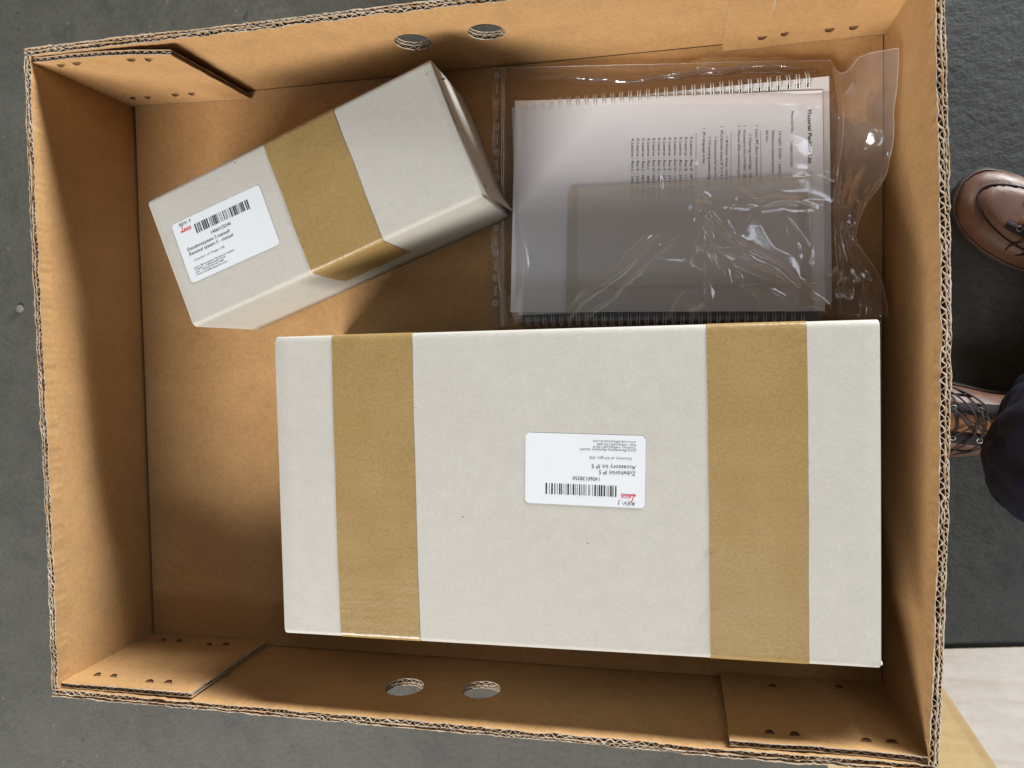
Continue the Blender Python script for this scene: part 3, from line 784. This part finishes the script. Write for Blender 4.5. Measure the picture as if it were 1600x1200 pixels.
# ------------------------------------------------------------------ person: shoes and trousers
person = empty('person', (.75, .05, GZ)); tag(person, 'person in navy trousers and brown leather lace-up shoes standing beside the carton', 'person')
PO = Vector((.75, .05, GZ))
def shoe(toe, ang, side, label):
    """toe: ground point under the toe tip; ang: heading of the toe; local frame x from toe to heel, y sideways"""
    c, s = math.cos(ang), math.sin(ang)
    def W(x, y, z):   # heel direction is (-heading)
        return Vector((toe[0] - c*x - s*y, toe[1] - s*x + c*y, GZ+z)) - PO
    ks = [(0, 0, .024, .000), (.004, .018, .030, .001), (.012, .030, .036, .002), (.028, .0415, .042, .004), (.05, .0485, .047, .005), (.08, .0525, .053, .005), (.11, .0515, .062, .004), (.14, .047, .074, .002),
          (.17, .0415, .088, 0), (.20, .0385, .100, 0), (.23, .037, .108, 0), (.26, .034, .110, 0), (.28, .026, .106, 0), (.29, .0, .10, 0)]
    def at(x):
        for a, b in zip(ks, ks[1:]):
            if a[0] <= x <= b[0]:
                k = (x-a[0])/(b[0]-a[0]); return [a[i]+(b[i]-a[i])*k for i in range(4)]
        return ks[-1]
    xs = [.29*(1-math.cos(math.pi*i/48))/2 for i in range(49)]
    def surf(x, q, lift=0.):     # q -1..1 across the top, superellipse section standing on the welt
        _, hw, hh, sh = at(x)
        a = (q+1)/2*math.pi
        ex = .62 if x < .12 else .8
        cy = -math.copysign(abs(math.cos(a))**ex, math.cos(a)); cz = abs(math.sin(a))**(.80)
        y = sh*side + (hw+lift)*cy; z = .016 + (hh-.016+lift)*cz
        # apron seam groove of the moccasin toe
        d = math.hypot((x-.118)/.096, (y-sh*side)/.037)
        if x < .125: z += .0030*math.tanh((1.0-d)*16)*cz - .0035*math.exp(-((d-1.03)/.04)**2)*cz
        return W(x, y, z)
    mb = MB(); mb.grid([[surf(x, -1+2*j/32) for j in range(33)] for x in xs])
    up = mb.build('shoe', M_leather, person); up['label'] = label
    # sole
    so = MB(); ring = []
    n = 72
    def outline(o):
        L_ = []
        for i in range(49): x = xs[i]; L_.append((x, at(x)[3]*side-(at(x)[1]+o)))
        for i in range(47, 0, -1): x = xs[i]; L_.append((x, at(x)[3]*side+(at(x)[1]+o)))
        return [(x + (-o if x < .02 else (o if x > .27 else 0)), y) for x, y in L_]
    prof = [(.003, .0005), (.005, .004), (.005, .013), (.0035, .0165), (-.003, .017)]
    rows = [[W(x, y, z) for x, y in outline(o)] for o, z in prof]
    so.grid(rows, 0, True, True); so.add(rows[0], [tuple(range(len(rows[0])))], 0)
    so.build('sole', M_sole, up)
    # welt stitching line
    wl = MB(); ol = [W(x, y, .0172) for x, y in outline(.0018)]; wl.tube(ol+[ol[0]], .0009, 5); wl.build('welt', M_leather, up)
    # throat: tongue and two dark eyelet facings
    def top(x, y, l=0.):
        _, hw, hh, sh = at(x); q = max(-.98, min(.98, y/max(.01, hw)))
        z = .016+(hh-.016)*abs(math.sqrt(max(0, 1-abs(q)**2.6)))
        return W(x, y+sh*side, z+l+.001)
    # dark seam sewn round the apron of the toe
    se = MB(); P = []
    for k in range(41):
        a = R(78+204*k/40); x = .118+.096*1.03*math.cos(a); y = .037*1.03*math.sin(a)
        _, hw, hh, sh = at(x); cyv = max(-1, min(1, y/hw)); ex = .62
        am = math.acos(max(-1, min(1, -math.copysign(abs(cyv)**(1/ex), cyv)))); P.append(W(x, y+sh*side, .016+(hh-.016)*abs(math.sin(am))**.8-.0012))
    se.tube(P, .0014, 6); se.build('apron_seam', M_darkleather, up)
    tg = MB(); tg.grid([[top(.078+.145*i/14, (-.020+.040*j/8), .0014+.003*math.sin(math.pi*j/8)) for j in range(9)] for i in range(15)])
    tg.build('tongue', M_tongue if ang > -9 else M_leather, up)
    for sg in (-1, 1):
        fb = MB(); rows = []
        for i in range(13):
            x = .068+.126*i/12; y0 = sg*(.0145+.002*math.cos(i*.5)); y1 = sg*(.0262+.003*i/12)
            rows.append([top(x, y0, .0035), top(x, y0, .0055), top(x, (y0+y1)/2, .0055), top(x, y1, .0045), top(x, y1, .001)])
        fb.grid(rows); fb.build('eyelet_facing', M_darkleather, up)
        for i in range(4):
            e = MB(); x = .084+.029*i; P = [top(x+.0032*math.cos(R(a)), sg*.0200+.0032*math.sin(R(a)), .0065) for a in range(0, 361, 40)]
            e.tube(P, .0009, 5); e.build('eyelet', M_steel, up)
    la = MB()
    for i in range(4):
        x = .084+.029*i
        la.tube(smooth_path([tuple(top(x, -.020, .006)), tuple(top(x+.001, -.010, .0095)), tuple(top(x+.002, .0, .0105)), tuple(top(x+.001, .010, .0095)), tuple(top(x, .020, .006))], 4), .0019, 6)
        if i < 3: la.tube(smooth_path([tuple(top(x, -.020, .006)), tuple(top(x+.014, .0, .008)), tuple(top(x+.029, .020, .006))], 4), .0016, 6)
    # bow loops
    for sg in (-1, 1):
        P = [(.136, 0, .011), (.130, sg*.018, .018), (.116, sg*.038, .010), (.100, sg*.047, -.002), (.090, sg*.042, .002), (.102, sg*.026, .012), (.124, sg*.008, .013), (.136, 0, .011)]
        la.tube(smooth_path([tuple(top(x, y, l)) for x, y, l in P], 6), .0013, 6)
        P = [(.136, 0, .010), (.148, sg*.02, .012), (.138, sg*.036, .008), (.120, sg*.046, .003)]
        la.tube(smooth_path([tuple(top(x, y, l)) for x, y, l in P], 6), .0013, 6)
    la.build('laces', M_lace, up)
    return up
shoe((.592, .236), math.atan2(.59, -.81), 1, 'right shoe turned outwards, its toe in full view')
shoe((.452, -.088), math.atan2(.02, -1.0), -1, 'left shoe with its toe hidden behind the carton rim')
# trousers: one continuous surface, both legs joined at the hips
mb = MB()
def leg(pts):
    q = smooth_path([tuple(p) for p in pts], 8)
    mb.tube([Vector(p[:3])-PO for p in q], [p[3] for p in q], 20)
leg([(.675, -.088, -.335, .060), (.655, -.088, -.26, .066), (.615, -.088, -.12, .072), (.568, -.084, -.01, .075), (.558, -.078, .055, .077), (.63, -.07, .105, .084), (.74, -.05, .20, .092), (.90, -.01, .34, .10)])
leg([(.805, .112, -.335, .060), (.800, .115, -.26, .066), (.775, .120, -.10, .070), (.740, .125, .03, .075), (.735, .125, .085, .078), (.79, .12, .16, .085), (.86, .11, .25, .092), (.93, .09, .36, .10)])
leg([(.91, -.05, .33, .09), (.92, .04, .345, .125), (.92, .13, .34, .09)])
leg([(.92, .04, .33, .12), (.93, .04, .42, .135), (.92, .04, .50, .14)])
tr = mb.build('trousers', M_cloth, person)
rm = tr.modifiers.new('remesh', 'REMESH'); rm.mode = 'VOXEL'; rm.voxel_size = .006; rm.use_smooth_shade = True
smm = tr.modifiers.new('smooth', 'SMOOTH'); smm.factor = .5; smm.iterations = 10
tx = bpy.data.textures.new('cloth_folds', 'CLOUDS'); tx.noise_scale = .075; tx.noise_depth = 3
tx2 = bpy.data.textures.new('cloth_creases', 'MARBLE'); tx2.noise_scale = .09; tx2.turbulence = 9; tx2.noise_depth = 2; tx2.marble_type = 'SHARP'
dm2 = tr.modifiers.new('creases', 'DISPLACE'); dm2.texture = tx2; dm2.strength = .011; dm2.mid_level = .5; dm2.texture_coords = 'LOCAL'
dm = tr.modifiers.new('folds', 'DISPLACE'); dm.texture = tx; dm.strength = .034; dm.mid_level = .5

# ------------------------------------------------------------------ pebble by the carton
import bmesh
bm = bmesh.new(); bmesh.ops.create_icosphere(bm, subdivisions=3, radius=.007)
for v in bm.verts:
    v.co *= 1+.35*nz(v.co.x*120, v.co.y*120, v.co.z*120); v.co.z *= .6; v.co.x *= 1.1
me = bpy.data.meshes.new('pebble'); bm.to_mesh(me); bm.free(); me.materials.append(M_stone)
pb = bpy.data.objects.new('pebble', me); col.objects.link(pb); pb.location = (-.962, .112, GZ+.002)
tag(pb, 'small pale pebble on the concrete left of the carton', 'pebble')
